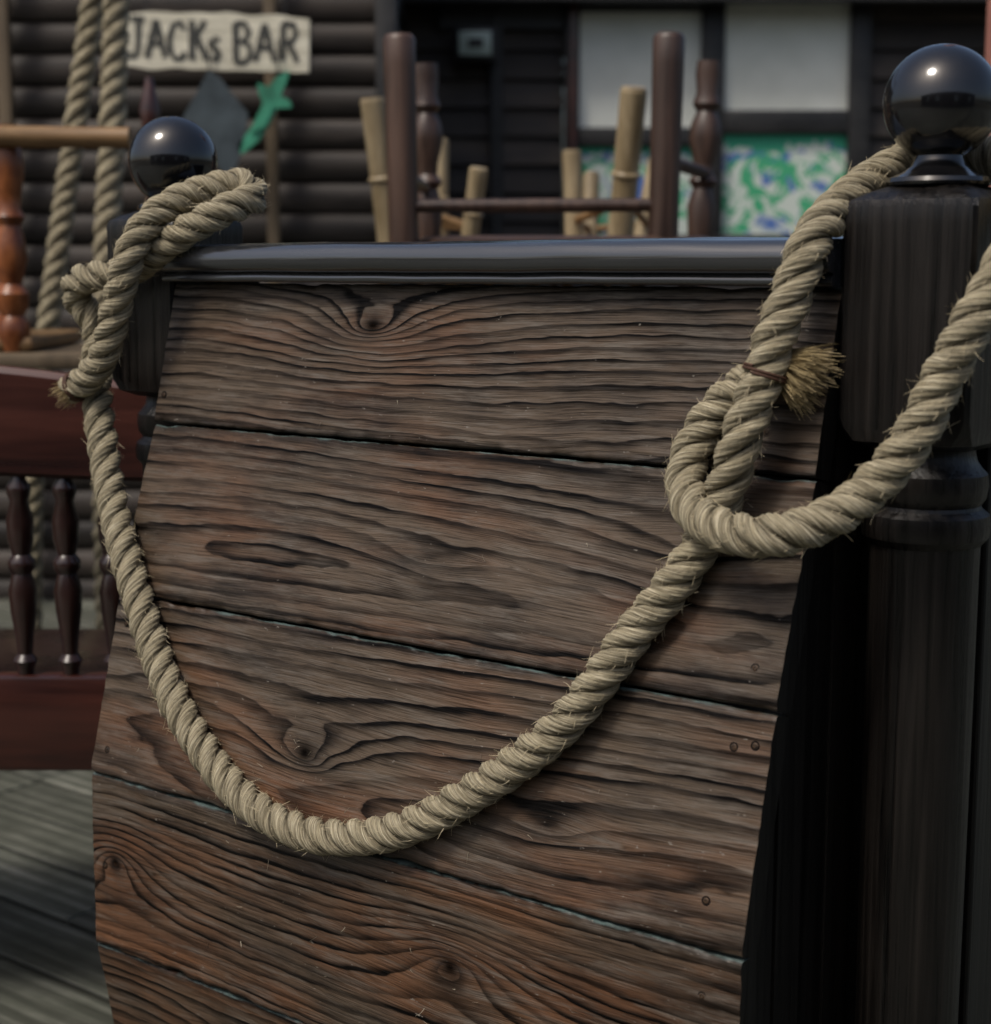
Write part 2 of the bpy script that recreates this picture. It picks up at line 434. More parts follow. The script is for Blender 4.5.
def make_rope(name,P,R,pitch,parent,step=.0022,seg=36,hairs=1500,yarns=9,mat=None,hairlen=.008):
    B,l=resample(catmull(P),step); n=len(B)
    T=norm(np.gradient(B,axis=0))
    n1=np.zeros_like(B); a=np.array([0.1,0.2,1.0])
    if abs(T[0]@a)>.9: a=np.array([1.,0,0])
    a=a-T[0]*(a@T[0]); n1[0]=a/np.linalg.norm(a)
    for i in range(1,n):
        a=n1[i-1]-T[i]*(n1[i-1]@T[i]); n1[i]=a/np.linalg.norm(a)
    n2=np.cross(T,n1)
    vs=[];fs=[];uvs=[];hts=[]; hv=[];hf=[]
    base=0
    rs=.505*R; off=.52*R
    wob=np.array([nz(x*9,3.3,0) for x in l])
    for k in range(3):
        phi=2*np.pi*l/pitch+2*np.pi*k/3+wob*.7
        rad=np.cos(phi)[:,None]*n1+np.sin(phi)[:,None]*n2
        C=B+rad*off; ST=norm(np.gradient(C,axis=0))
        e1=norm(rad-ST*np.sum(rad*ST,1,keepdims=True)); e2=np.cross(ST,e1)
        an=np.linspace(-np.pi,np.pi,seg+1)
        twist=-2*np.pi*l/pitch*1.15
        ywob=np.array([nz(x*16,k*4.1,8) for x in l])
        ph=yarns*an[None,:]+yarns*twist[:,None]*.45+ywob[:,None]*1.6
        irr=np.array([[nz(x*28,math.cos(q)*1.4+k*5,math.sin(q)*1.4) for q in an] for x in l])
        yh=np.abs(np.cos(ph/2))**.7
        r=rs*(1+.16*(yh-.7)+.09*irr)*(1+.07*np.array([nz(x*20,k*7,1) for x in l]))[:,None]
        Vv=C[:,None,:]+r[:,:,None]*(np.cos(an)[None,:,None]*e1[:,None,:]+np.sin(an)[None,:,None]*e2[:,None,:])
        vs.append(Vv.reshape(-1,3))
        uvs.append(np.stack([np.repeat(l,seg+1)+k*3.7,(ph/(2*np.pi)).ravel()],1))
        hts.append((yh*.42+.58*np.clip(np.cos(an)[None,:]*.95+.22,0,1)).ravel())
        idx=base+np.arange(n*(seg+1)).reshape(n,seg+1)
        q=np.stack([idx[:-1,:-1],idx[:-1,1:],idx[1:,1:],idx[1:,:-1]],-1).reshape(-1,4); fs.append(q)
        base+=n*(seg+1)
        for _ in range(hairs//3):
            i=random.randrange(1,n-1); j=random.randrange(seg//5,seg-seg//5)
            p=Vector(Vv[i,j]); nn=Vector(Vv[i,j]-C[i]).normalized(); tt=Vector(T[i])*random.choice((-1,1))
            ribbon(hv,hf,p-nn*.0003,tt*random.uniform(.5,1.6)+nn*random.uniform(.1,.8)+nn.cross(tt)*random.uniform(-.6,.6),random.uniform(.3,1)**1.5*hairlen*1.4,.00055,.35)
    vs=np.concatenate(vs);fs=np.concatenate(fs);uvs=np.concatenate(uvs);hts=np.concatenate(hts)
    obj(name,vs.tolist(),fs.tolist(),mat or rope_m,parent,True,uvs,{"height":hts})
    if hairs: obj(name+"_fuzz",hv,hf,fib_m,parent)
    return B,T
def frayed(name,p,d,ln,spread,count,R,parent):
    vs=[];fs=[]; d=d.normalized()
    a=d.orthogonal().normalized(); b=d.cross(a)
    for k in range(count):
        th=random.random()*6.28; rr=math.sqrt(random.random())
        o=(a*math.cos(th)+b*math.sin(th))*rr
        ribbon(vs,fs,p+o*R*.85-d*.010,d*1.0+o*spread+Vector((random.gauss(0,.05),random.gauss(0,.05),random.gauss(0,.05))),ln*random.uniform(.65,1.1),.0010,.14,5)
    obj(name,vs,fs,fray_m,parent)

rope=empty("rope")
def S(s,z,o): return W(s,pb(z)+o,z)
RR=[W(*p) for p in [(-.094,.085,.968),(-.108,.085,.967),(-.130,.086,.957),(-.152,.092,.938),(-.170,.098,.913),(-.176,.110,.882),(-.158,.131,.856),(-.116,.152,.842),(-.070,.156,.842),(-.039,.132,.853),(-.013,.103,.877),(.018,.090,.922),(.037,.082,.969),(.055,.080,1.006),(.070,.058,1.048),(.070,.012,1.093),(.045,-.036,1.128),(-.010,-.062,1.146),(-.050,-.046,1.142),(-.066,-.008,1.126),(-.075,.034,1.104),(-.080,.080,1.073),(-.087,.096,1.033),(-.097,.104,.999),(-.103,.110,.967),(-.112,.118,.936),(-.120,.122,.904),(-.131,.120,.873),(-.145,.118,.839)]]
RR+=[S(*p) for p in [(-.158,.812,.018),(-.177,.781,.017),(-.199,.751,.017),(-.229,.701,.017),(-.262,.656,.017),(-.309,.613,.017),(-.359,.576,.017),(-.417,.540,.017),(-.482,.518,.017),(-.546,.510,.017),(-.626,.525,.017),(-.702,.566,.017),(-.769,.621,.017),(-.819,.682,.017)]]
LL=[(-.863,.15,.741),(-.907,.13,.795),(-.937,.115,.848),(-.963,.1,.896),(-.990,.08,.934),(-.993,.075,.985),(-1.010,.085,1.012),(-1.000,.095,1.034),(-.967,.094,1.041),(-.927,.082,1.046),(-.868,.084,1.070),(-.826,.078,1.092),(-.792,.055,1.113),(-.786,.020,1.127),(-.803,.018,1.141),(-.836,.052,1.133),(-.857,.088,1.113),(-.872,.112,1.083),(-.880,.122,1.050),(-.900,.122,1.005),(-.923,.12,.957),(-.955,.12,.928),(-.985,.12,.914)]
RR+=[W(*p) for p in LL]
ROPE_R=.0172
B,T=make_rope("laid_rope",RR,ROPE_R,.074,rope,hairs=10000)
frayed("frayed_end",Vector(B[0]),Vector(-T[0])+Vector((0,0,-.38)),.039,.42,1500,ROPE_R,rope)
frayed("frayed_end",Vector(B[-1]),Vector(T[-1]),.028,.15,350,ROPE_R*.8,rope)
def seizing(c,d,R,turns,name):
    d=d.normalized(); a=d.orthogonal().normalized(); b=d.cross(a); m=Mesh()
    P=[]
    for k in range(turns*16+1):
        q=k/16*2*math.pi; P.append(c+a*math.cos(q)*R+b*math.sin(q)*R+d*(k/16-turns/2)*.0026)
    vs=[];fs=[];sg=8;r=.0013
    for i,p in enumerate(P):
        t_=(P[min(i+1,len(P)-1)]-P[max(i-1,0)]).normalized(); x=(p-c).normalized(); y=t_.cross(x)
        for j in range(sg): vs.append(p+x*r*math.cos(j*6.283/sg)+y*r*math.sin(j*6.283/sg))
    for i in range(len(P)-1):
        for j in range(sg): k=(j+1)%sg; fs.append((i*sg+j,i*sg+k,(i+1)*sg+k,(i+1)*sg+j))
    m.add(vs,fs); m.build(name,whip_m,rope,True)
seizing(W(-.1035,.110,.966),W(-.112,.118,.936)-W(-.097,.104,.999),.0184,2,"seizing")
seizing(Vector(B[3]),Vector(T[3]),.0174,4,"end_whipping")
seizing(Vector(B[-6]),Vector(T[-6]),.0169,3,"end_whipping")

# ------------------------------------------------------------------ ground + deck
gm=NT("ground_earth"); co=gm.objco()
gm.out(gm.ramp(gm.noise(co,3,6,.6),[(.35,(.03,.035,.02)),(.65,(.07,.06,.04))]),.95)
obj("ground",[(-150,-150,-.12),(150,-150,-.12),(150,150,-.12),(-150,150,-.12)],[(0,1,2,3)],gm.m)
dm=NT("weathered_deck"); t=dm; co=t.objco(); x,y,z=t.sep(co); r=t.attr("rnd")
gr=t.noise(t.comb(t.M('ADD',t.M('MULTIPLY',x,3),t.M('MULTIPLY',r,30)),t.M('MULTIPLY',y,60),r),1,4,.7)
wt=t.noise(co,4.5,4,.7)
c1=t.ramp(t.M('ADD',t.M('MULTIPLY',gr,.55),t.M('MULTIPLY',wt,.45)),[(.35,(.040,.044,.034)),(.50,(.105,.110,.088)),(.64,(.21,.212,.178))])
rib=t.M('SINE',t.M('MULTIPLY',y,2*math.pi/.0362))
c1=t.mix(t.ramp(rib,[(.0,.55),(.5,.0)]),c1,(.035,.038,.028))
seam=t.M('ABSOLUTE',t.M('SUBTRACT',t.M('FRACT',t.M('DIVIDE',t.M('ADD',y,.0045+1.45*20),.145)),.5))
c1=t.mix(t.ramp(seam,[(.455,0.0),(.475,.9)]),c1,(.010,.010,.008))
hs=t.n("ShaderNodeHueSaturation"); t.put(hs.inputs["Value"],t.M('ADD',t.M('MULTIPLY',r,.7),.65)); t.put(hs.inputs["Color"],c1)
t.out(hs.outputs[0],.6,t.bump(gr,.5,.004),.35)
deck=Mesh()
for k in range(-40,58):
    y0=k*.145
    x=-7.0+random.uniform(-1.5,0)
    while x<7:
        x2=min(x+random.uniform(2.4,3.6),7)
        deck.box(x,x2-.004,y0,y0+.136,-.03,random.uniform(-.0015,.001),bev=.004); x=x2
o=deck.build("deck",dm.m); o.matrix_world=BARM

# ------------------------------------------------------------------ background materials
wall_m=grain_mat("dark_wall_boards",(.010,.008,.007),(.062,.049,.040),0,.6,22,.12,.8,.35,1.0,detail=3)
wall_my=grain_mat("dark_wall_boards_y",(.009,.008,.007),(.040,.034,.029),1,.6,22,.12,.8,.35,.8,detail=3)
trim_m=grain_mat("dark_trim",(.008,.008,.008),(.028,.027,.027),0,.5,30,.2,.4,.4,.3,detail=2)
redwood=grain_mat("mahogany",(.012,.003,.0025),(.080,.020,.011),0,.34,25,.08,.3,.5,.3,coat=.3,detail=3)
darkred=grain_mat("dark_mahogany",(.006,.003,.0025),(.030,.011,.008),2,.3,25,.2,.3,.5,.3,coat=.3,detail=2)
chair_m=grain_mat("brown_chair_wood",(.012,.006,.004),(.095,.052,.034),2,.42,45,.06,.4,.5,.3,detail=3)
orange_m=grain_mat("orange_varnished_wood",(.07,.016,.005),(.33,.11,.03),2,.35,40,.5,.4,.5,.2,detail=3)
bamboo_m=grain_mat("bamboo",(.16,.115,.055),(.46,.37,.23),2,.45,24,.15,.3,.4,.4,detail=3)
bam2_m=grain_mat("aged_cane",(.10,.055,.022),(.30,.18,.08),0,.45,24,.2,.3,.4,.3,detail=3)
light_wood=grain_mat("pale_pole",(.07,.05,.03),(.16,.12,.075),2,.6,30,.1,.3,.3,.3,detail=2)

def clap(m,x0,x1,y,z0,z1,h=.12,sgn=1):
    z=z0
    while z<z1:
        m.add([(x0,y,z),(x1,y,z),(x1,y+.03*sgn,z+h),(x0,y+.03*sgn,z+h),(x0,y+.07*sgn,z),(x1,y+.07*sgn,z),(x1,y+.07*sgn,z+h),(x0,y+.07*sgn,z+h)],[(0,1,2,3),(4,7,6,5),(0,4,5,1),(3,2,6,7),(0,3,7,4),(1,5,6,2)])
        z+=h-.004

shed=empty("timber_shed")
m=Mesh(); z=-.03; k=0
while z<2.6:
    h=.098
    xs=[-4.2,-2.6+ (k%2)*.7,-.36]
    for a,b in zip(xs,xs[1:]):
        dy=random.uniform(0,.006)
        P=[(5.205,0),(5.190,.015),(5.184,.05),(5.188,.082),(5.208,h)]
        vs=[];fs=[]
        for xx in (a,b-.004):
            for yy,zz in P: vs.append((xx,yy-dy,z+zz))
            vs+=[(xx,5.26,z+h),(xx,5.26,z)]
        for q in range(7): k2=(q+1)%7; fs.append((q,k2,7+k2,7+q))
        fs+=[tuple(range(7))[::-1],tuple(range(7,14))]
        m.add(vs,fs)
    z+=h-.002; k+=1
m.build("front_boards",wall_m,shed,True,60)
m=Mesh(); z=-.03
while z<2.03:
    vs=[(-.36,5.262,z),(-.36,7.0,z),(-.385,7.0,z+.118),(-.385,5.262,z+.118),(-.42,5.262,z),(-.42,7.0,z),(-.42,7.0,z+.118),(-.42,5.262,z+.118)]
    m.add(vs,[(0,1,2,3),(4,7,6,5),(0,4,5,1),(3,2,6,7),(0,3,7,4),(1,5,6,2)]); z+=.114
m.build("side_boards",wall_my,shed)
m=Mesh()
m.box(-.365,-.30,5.15,5.258,0,2.6,bev=.006); m.box(-4.26,-4.19,5.15,5.258,0,2.6,bev=.006)
m.box(-2.3,-2.24,5.12,5.175,0,2.6,bev=.006)
m.build("corner_posts",trim_m,shed,True)
m=Mesh(); m.box(-4.5,-.2,5.0,7.3,2.62,2.68,bev=.01); m.box(-4.5,-.2,4.97,4.998,2.52,2.70,bev=.006); m.build("roof",trim_m,shed)
m=Mesh(); m.box(-.695,-.660,5.10,5.14,0,2.5,bev=.005); m.box(-1.50,-1.46,5.10,5.14,0,2.5,bev=.005); m.build("pale_battens",light_wood,shed,True)

hut=empty("added_sky_block_hut")
m=Mesh()
clap(m,-.5,.28,7.0,-.03,2.18); clap(m,1.54,5.0,7.0,-.03,2.18); clap(m,.282,1.538,7.0,-.03,1.07)
m.build("wall_boards",wall_m,hut)
m=Mesh()
m.box(.283,.345,6.95,7.05,1.19,2.2,bev=.006)
m.box(.845,.940,6.95,7.05,1.19,2.2,bev=.006)
m.box(1.455,1.538,6.95,7.05,1.19,2.2,bev=.006)
m.box(.346,.844,6.955,7.05,1.55,1.625,bev=.006); m.box(.941,1.454,6.955,7.05,1.60,1.695,bev=.006)
m.box(.346,.844,6.955,7.05,2.09,2.2,bev=.006); m.box(.941,1.454,6.955,7.05,2.13,2.2,bev=.006)
m.box(.283,1.538,6.93,7.06,1.17,1.188,bev=.004)
m.build("window_frames",trim_m,hut,True)
m=Mesh(); m.box(.300,.334,6.935,6.949,1.20,2.16,bev=.003); m.build("red_brown_trim",redwood,hut)
wp=NT("white_blind"); co=wp.objco()
wp.out(wp.ramp(wp.noise(co,2.5,3,.6),[(.3,(.60,.62,.55)),(.7,(.80,.81,.74))]),.6)
m=Mesh(); m.box(.346,.844,6.99,7.03,1.626,2.089); m.box(.941,1.454,6.99,7.03,1.696,2.129); m.build("white_panels",wp.m,hut)
mm=NT("mural_paint"); t=mm; co=t.objco(); x,y,z=t.sep(co)
n1_=t.noise(co,9,3,.6,1.5); n2_=t.noise(t.comb(t.M('ADD',x,4.0),y,z),7,3,.6,1.2)
base=(.56,.62,.56)
c1=t.mix(t.ramp(n1_,[(.51,0.0),(.55,1.0)]),base,(.05,.36,.17))
c1=t.mix(t.ramp(n2_,[(.57,0.0),(.61,1.0)]),c1,(.08,.16,.42))
zz=t.M('ADD',z,t.M('MULTIPLY',t.M('SUBTRACT',n1_,.5),.20))
c1=t.mix(t.M('GREATER_THAN',zz,t.M('ADD',1.50,t.M('MULTIPLY',t.M('GREATER_THAN',x,.9),.045))),c1,(.04,.36,.21))
t.out(c1,.6)
m=Mesh(); m.box(.346,.844,6.99,7.03,1.189,1.549); m.box(.941,1.454,6.99,7.03,1.189,1.599); m.build("mural_panels",mm.m,hut)
m=Mesh(); m.box(-.6,5.1,6.80,6.85,2.10,2.30,bev=.01); m.box(-.6,5.1,6.851,9.5,2.22,2.28,bev=.01); m.build("roof_fascia",trim_m,hut)
m=Mesh(); m.box(-.23,.283,6.975,6.999,2.02,2.2,bev=.004); m.box(-.02,.03,6.96,6.998,0,2.1,bev=.004);m.build("wall_trim",trim_m,hut)
bl=empty("exit_sign_box")  # small exit sign box, pale face in a dark frame
m=Mesh(); m.box(-.168,.004,6.86,6.955,1.880,2.015,bev=.015); m.build("housing",trim_m,bl,True)
gl=NT("pale_sign_face"); gl.out((.28,.34,.30),.35)
m=Mesh(); m.box(-.148,-.016,6.845,6.8595,1.90,1.995,bev=.006); m.build("lens",gl.m,bl,True)
m=Mesh(); m.box(-.11,-.05,6.839,6.8445,1.93,1.965,bev=.002); m.build("badge",trim_m,bl)

# unseen dark hut added behind the camera, blocks low sky from reflections
h2=empty("added_sky_block_hut")
m=Mesh(); clap(m,-7.5,7.5,-4.2,-.1,2.6,.16,-1); m.build("wall_boards",wall_m,h2)
m=Mesh(); m.box(-7.8,7.8,-4.19,-3.95,2.6,2.72,bev=.01); m.box(-7.8,7.8,-9,-4.2,2.73,2.8,bev=.01); m.build("roof",trim_m,h2)
m=Mesh()
for xx in (-5,-2.4,1.2,4.6):
    m.box(xx,xx+.9,-4.19,-4.14,1.0,2.2,bev=.01)
m.build("window_frames",trim_m,h2)
m=Mesh()
for xx in (-5,-2.4,1.2,4.6): m.box(xx+.07,xx+.83,-4.139,-4.13,1.07,2.13)
m.build("window_blinds",wp.m,h2)

# ------------------------------------------------------------------ sign
sg=empty("wooden_sign",(-.808,4.9,1.694)); sg.rotation_euler=(0,math.radians(1.6),0)
sm=NT("sign_board_paint"); co=sm.objco(); x,y,z=sm.sep(co)
sm.out(sm.ramp(sm.noise(sm.comb(sm.M('MULTIPLY',x,6),y,sm.M('MULTIPLY',z,50)),1,4,.6),[(.3,(.38,.35,.26)),(.6,(.68,.64,.51))]),.6)
npt=40; top=[];bot=[]
for i in range(npt+1):
    x=-.272+.544*i/npt
    top.append((x+.004*nz(i,0,0),.080+.008*nz(x*14,1,0)-.010*(abs(x)/.272)**4))
    bot.append((x+.012*nz(i*.8,4,0),-.078+.008*nz(x*14,6,0)))
vs=[];fs=[]
for yy in (-.012,.012):
    for p,q in zip(top,bot): vs+=[(p[0],yy,p[1]),(q[0],yy,q[1])]
n=2*(npt+1)
for i in range(npt):
    a=2*i; fs+=[(a,a+1,a+3,a+2),(n+a,n+a+2,n+a+3,n+a+1),(a,a+2,n+a+2,n+a),(a+1,n+a+1,n+a+3,a+3)]
fs+=[(0,n,n+1,1),(n-2,n-1,2*n-1,2*n-2)]
obj("board",vs,fs,sm.m,sg)
ink=NT("sign_lettering_paint").out((.035,.035,.03),.6)
def stroke(vs,fs,pts,w,y):
    P=[Vector((p[0],0,p[1])) for p in pts]
    o=len(vs)
    for i,p in enumerate(P):
        d=(P[min(i+1,len(P)-1)]-P[max(i-1,0)]).normalized(); s_=Vector((-d.z,0,d.x)); ww=w*(.8+.35*random.random())/2
        vs.append((p.x+s_.x*ww,y,p.z+s_.z*ww)); vs.append((p.x-s_.x*ww,y,p.z-s_.z*ww))
    for i in range(len(P)-1): fs.append((o+2*i,o+2*i+1,o+2*i+3,o+2*i+2))
GL={ "J":[[(.15,1),(.85,1)],[(.55,1),(.55,.3),(.45,.08),(.25,0),(.08,.15)]],
     "A":[[(.0,0),(.45,1)],[(.45,1),(.95,0)],[(.2,.38),(.75,.38)]],
     "C":[[(.9,.82),(.65,1),(.3,.92),(.08,.6),(.1,.25),(.38,.02),(.7,.05),(.92,.22)]],
     "K":[[(.12,1),(.12,0)],[(.85,1),(.15,.45)],[(.35,.6),(.95,0)]],
     "s":[[(.75,.55),(.45,.62),(.2,.48),(.45,.32),(.72,.2),(.5,.03),(.15,.08)]],
     "B":[[(.12,1),(.12,0)],[(.12,1),(.6,.98),(.8,.78),(.6,.56),(.15,.52)],[(.5,.54),(.85,.42),(.85,.15),(.55,.0),(.12,0)]],
     "R":[[(.12,1),(.12,0)],[(.12,1),(.65,.97),(.82,.75),(.6,.52),(.15,.5)],[(.4,.5),(.9,0)]]}
vs=[];fs=[]; yk=0
for ch_,x0,w_,h_,dz in [("J",-.250,.054,.110,-.052),("A",-.194,.056,.105,-.049),("C",-.132,.054,.105,-.054),("K",-.070,.052,.110,-.052),("s",-.014,.040,.105,-.054),("B",.056,.056,.110,-.056),("A",.118,.058,.105,-.052),("R",.190,.054,.105,-.048)]:
    tl=random.uniform(-.08,.08)
    for st in GL[ch_]:
        pts=[(x0+p[0]*w_+tl*p[1]*.05,dz+p[1]*h_) for p in st]
        yk+=1; stroke(vs,fs,pts,.0165,-.0135-.0004*(yk%4))
obj("lettering",vs,fs,ink,sg)
m=Mesh()
for xx in (-.2,.2): m.rod((xx,0,.08),(xx*.98,.0,.9),[(.003,0),(.003,1)],8)
m.build("hanging_wires",trim_m,sg)

def flat(name,pts,y,th,mat,parent=None):
    n=len(pts); vs=[]
    for yy in (y,y+th):
        for x,z in pts: vs.append((x,yy,z))
    fs=[tuple(range(n)),tuple(range(2*n-1,n-1,-1))]+[(i,n+i,n+(i+1)%n,(i+1)%n) for i in range(n)]
    return obj(name,vs,fs,mat,parent)
slate=NT("slate_teal_paint"); co=slate.objco(); slate.out(slate.ramp(slate.noise(co,14,3),[(.3,(.018,.028,.034)),(.7,(.055,.075,.085))]),.55)
grn=NT("green_paint"); co=grn.objco(); grn.out(grn.ramp(grn.noise(co,18,3),[(.3,(.02,.14,.08)),(.7,(.05,.30,.18))]),.5)
pen=empty("pennant")
pts=[(-.822,1.612),(-.860,1.545),(-.910,1.462),(-.880,1.39),(-.815,1.358),(-.772,1.305),(-.745,1.35),(-.722,1.43),(-.712,1.49),(-.755,1.545),(-.790,1.59)]
flat("cloth",pts,4.86,.012,slate.m,pen)
m=Mesh(); m.rod((-.822,4.866,1.60),(-.822,4.88,1.70),[(.003,0),(.003,1)],8); m.build("hanging_cord",trim_m,pen)
par=empty("parrot_cutout")
pts=[(-.590,1.612),(-.628,1.592),(-.652,1.565),(-.683,1.577),(-.680,1.546),(-.668,1.520),(-.700,1.455),(-.745,1.400),(-.733,1.375),(-.682,1.415),(-.650,1.460),(-.630,1.505),(-.585,1.508),(-.592,1.528),(-.618,1.540),(-.600,1.578)]
flat("body",pts,4.86,.014,grn.m,par)
flat("wing",[(-.655,1.54),(-.672,1.49),(-.700,1.435),(-.660,1.455),(-.638,1.51)],4.852,.0075,grn.m,par)
m=Mesh(); m.rod((-.625,4.867,1.58),(-.625,4.88,1.70),[(.003,0),(.003,1)],8); m.build("hanging_cord",trim_m,par)

rg=empty("rigging_rope")
make_rope("strands",[(-.80,3.8,2.5),(-.895,3.8,1.66),(-.945,3.8,1.37),(-.995,3.8,1.09),(-1.07,3.8,.6),(-1.10,3.8,.02)],.027,.12,rg,step=.012,seg=14,hairs=0)
make_rope("strands",[(-.76,3.7,2.5),(-.82,3.7,1.645),(-.84,3.7,1.35),(-.862,3.7,1.08),(-.88,3.7,.6),(-.89,3.7,.02)],.030,.12,rg,step=.012,seg=14,hairs=0)
m=Mesh(); m.rod((-2.4,3.75,2.52),(.6,3.75,2.52),[(.045,0),(.05,.5),(.045,1)],16); m.rod((-2.3,3.75,0),(-2.3,3.75,2.9),[(.06,0),(.05,1)],16); m.build("spar",light_wood,rg,True)

# ------------------------------------------------------------------ spindle bench
bench=empty("spindle_back_bench"); BY=2.16
m=Mesh()
n=60; vs=[];fs=[]
xa,xb=-1.62,-.30
for i in range(n+1):
    x=xa+(xb-xa)*i/n; tt=(x-(-1.0))/.62
    zt=.930-.060*max(0,(x+.74)/.44)**1.5-.050*max(0,(-1.2-x)/.42)**1.6; zb=.782+.01*math.cos(tt*3)
    prof=[(-.012,zb),(-.018,zb+.006),(-.018,zt-.008),(-.010,zt),(.010,zt),(.018,zt-.008),(.018,zb+.006),(.012,zb)]
    for y,z in prof: vs.append((x,BY+y,z))
for i in range(n):
    for j in range(8): k=(j+1)%8; fs.append((i*8+j,i*8+k,(i+1)*8+k,(i+1)*8+j))
fs+=[tuple(range(8)),tuple(n*8+j for j in range(8))[::-1]]
m.add(vs,fs,.7); m.box(xa,xb,BY-.016,BY+.016,.380,.512,bev=.006,r=.5)
m.build("crest_and_lower_rail",redwood,bench,True)
m=Mesh(); m.box(xa,xb,BY+.018,BY+.48,.43,.47,bev=.012,r=.4); m.build("seat",darkred,bench,True)
m=Mesh()
x=-.388
while x>-1.58:
    pf=[(.010,0),(.011,.05),(.016,.09),(.010,.12),(.012,.2),(.017,.32),(.019,.42),(.013,.50),(.018,.53),(.018,.56),(.012,.59),(.017,.66),(.018,.75),(.012,.84),(.016,.88),(.016,.91),(.010,.94),(.010,1)]
    m.rod((x,BY,.505),(x,BY,.792),pf,16); x-=.0605
m.build("turned_spindles",darkred,bench,True)
m=Mesh()
for xx in (xa+.02,xb-.02):
    for yy in (BY,BY+.44):
        m.rod((xx,yy,0),(xx,yy,.43 if yy>BY else .80),[(.018,0),(.022,.15),(.026,.3),(.018,.35),(.024,.6),(.022,1)],16)
m.build("legs",darkred,bench,True)

# ------------------------------------------------------------------ tables & upturned chairs
def table(name,x0,x1,y0,y1,z,mat):
    e=empty(name); m=Mesh(); m.box(x0,x1,y0,y1,z-.035,z,bev=.008); m.build("top",mat,e,True)
    m=Mesh()
    for xx in (x0+.06,x1-.06):
        for yy in (y0+.06,y1-.06): m.box(xx-.03,xx+.03,yy-.03,yy+.03,0,z-.036,bev=.005)
    m.box(x0+.04,x1-.04,y0+.05,y0+.075,z-.12,z-.037,bev=.003); m.box(x0+.04,x1-.04,y1-.075,y1-.05,z-.12,z-.037,bev=.003)
    m.build("legs_and_apron",mat,e,True); return e
table("wooden_table",-.50,1.0,2.75,4.3,.78,trim_m)
ch=empty("upturned_armchair")
m=Mesh()
sq=[(.026,0),(.027,.06),(.0275,.5),(.0285,.86),(.0285,.975),(.026,.99),(.022,1)]
m.rod((-.164,3.0,1.08),(-.170,3.0,1.458),sq,20); m.rod((.300,3.0,1.08),(.306,3.0,1.460),sq,20)
tn=[(.022,0),(.026,.1),(.030,.25),(.020,.34),(.030,.38),(.020,.42),(.022,.48),(.033,.60),(.030,.68),(.020,.74),(.029,.78),(.022,.84),(.026,.93),(.024,1)]
m.rod((-.135,3.4,1.08),(-.140,3.4,1.455),tn,18); m.rod((.415,3.4,1.08),(.428,3.4,1.460),tn,18)
rg_=[(.010,0),(.012,.2),(.0155,.5),(.012,.8),(.010,1)]
m.rod((-.16,3.0,1.160),(.30,3.0,1.162),[(.012,0),(.013,.5),(.012,1)],14); m.rod((-.165,3.0,1.21),(-.14,3.4,1.21),rg_,14); m.rod((.304,3.0,1.24),(.425,3.4,1.24),[(.012,0),(.012,1)],14)
m.build("legs_and_rungs",chair_m,ch,True)
m=Mesh()
n=28; vs=[];fs=[]
for z_,g in ((1.060,0),(1.064,.02),(1.100,.02),(1.108,0)):
    for i in range(n):
        a=2*math.pi*i/n; cx_=.13; ex=abs(math.cos(a))**.5*math.copysign(1,math.cos(a)); ey=abs(math.sin(a))**.5*math.copysign(1,math.sin(a))
        vs.append((cx_+(.265+g)*ex,3.2+(.225+g)*ey,z_))
for j in range(3):
    for i in range(n): k=(i+1)%n; fs.append((j*n+i,j*n+k,(j+1)*n+k,(j+1)*n+i))
fs+=[tuple(range(n))[::-1],tuple(3*n+i for i in range(n))]
m.add(vs,fs,.5)
for xx in (-.12,.38):
    m.box(xx-.025,xx+.025,3.0,3.42,.785,.815,bev=.01)
    for yy in (3.03,3.2,3.37): m.rod((xx,yy,.81),(xx,yy,1.06),rg_,12)
for xx in (-.06,.03,.12,.21,.30): m.rod((xx,3.43,.80),(xx,3.40,1.06),rg_,12)
m.box(-.14,.40,3.42,3.45,.785,.83,bev=.008)
m.build("seat_and_arms",chair_m,ch,True)
def bstool(tips,cx_,cy_,zs):
    e=empty("upturned_bamboo_stool"); m=Mesh()
    for (x,y,z),r in tips:
        bx=cx_+(x-cx_)*.72; by=cy_+(y-cy_)*.72
        a=Vector((bx,by,zs)); b=Vector((x,y,z)); L=(b-a).length
        pf=[(r,0)]; nn=max(2,int(L/.13))
        for k in range(1,nn):
            q=k/nn; pf+=[(r*.95,q-.02),(r*1.12,q-.006),(r*1.12,q+.006),(r*.95,q+.02)]
        pf+=[(r,.98),(r*.92,.985),(r*.9,1)]
        m.rod(a,b,pf,14)
    m.build("bamboo_legs",bamboo_m,e,True)
    m=Mesh(); m.lathe([(.15,zs-.04),(.165,zs-.03),(.165,zs-.005),(.15,zs)],28,Matrix.Translation((cx_,cy_,0)))
    P=[Vector((cx_+(x-cx_)*.86,cy_+(y-cy_)*.86,zs+(z-zs)*.35)) for (x,y,z),r in tips]
    for i in range(len(P)): m.rod(P[i],P[(i+1)%len(P)],[(.009,0),(.009,1)],10)
    m.build("seat",bam2_m,e,True)
    m=Mesh()
    for k in range(4):
        a=k*math.pi/2+.3; m.box(-.012,.012,-.012,.012,.781,zs-.03,mat=Matrix.Translation((cx_+.12*math.cos(a),cy_+.12*math.sin(a),0)))
    m.build("backrest_posts",bam2_m,e)
bstool([((-.258,3.55,1.405),.027),((-.125,3.75,1.335),.022),((-.035,3.55,1.26),.020),((-.20,3.95,1.30),.02)],-.13,3.68,1.07)
bstool([((.282,3.45,1.415),.028),((.17,3.75,1.31),.022),((.225,3.95,1.27),.02),((.37,3.85,1.30),.02)],.20,3.72,1.07)
tb=empty("pedestal_side_table")
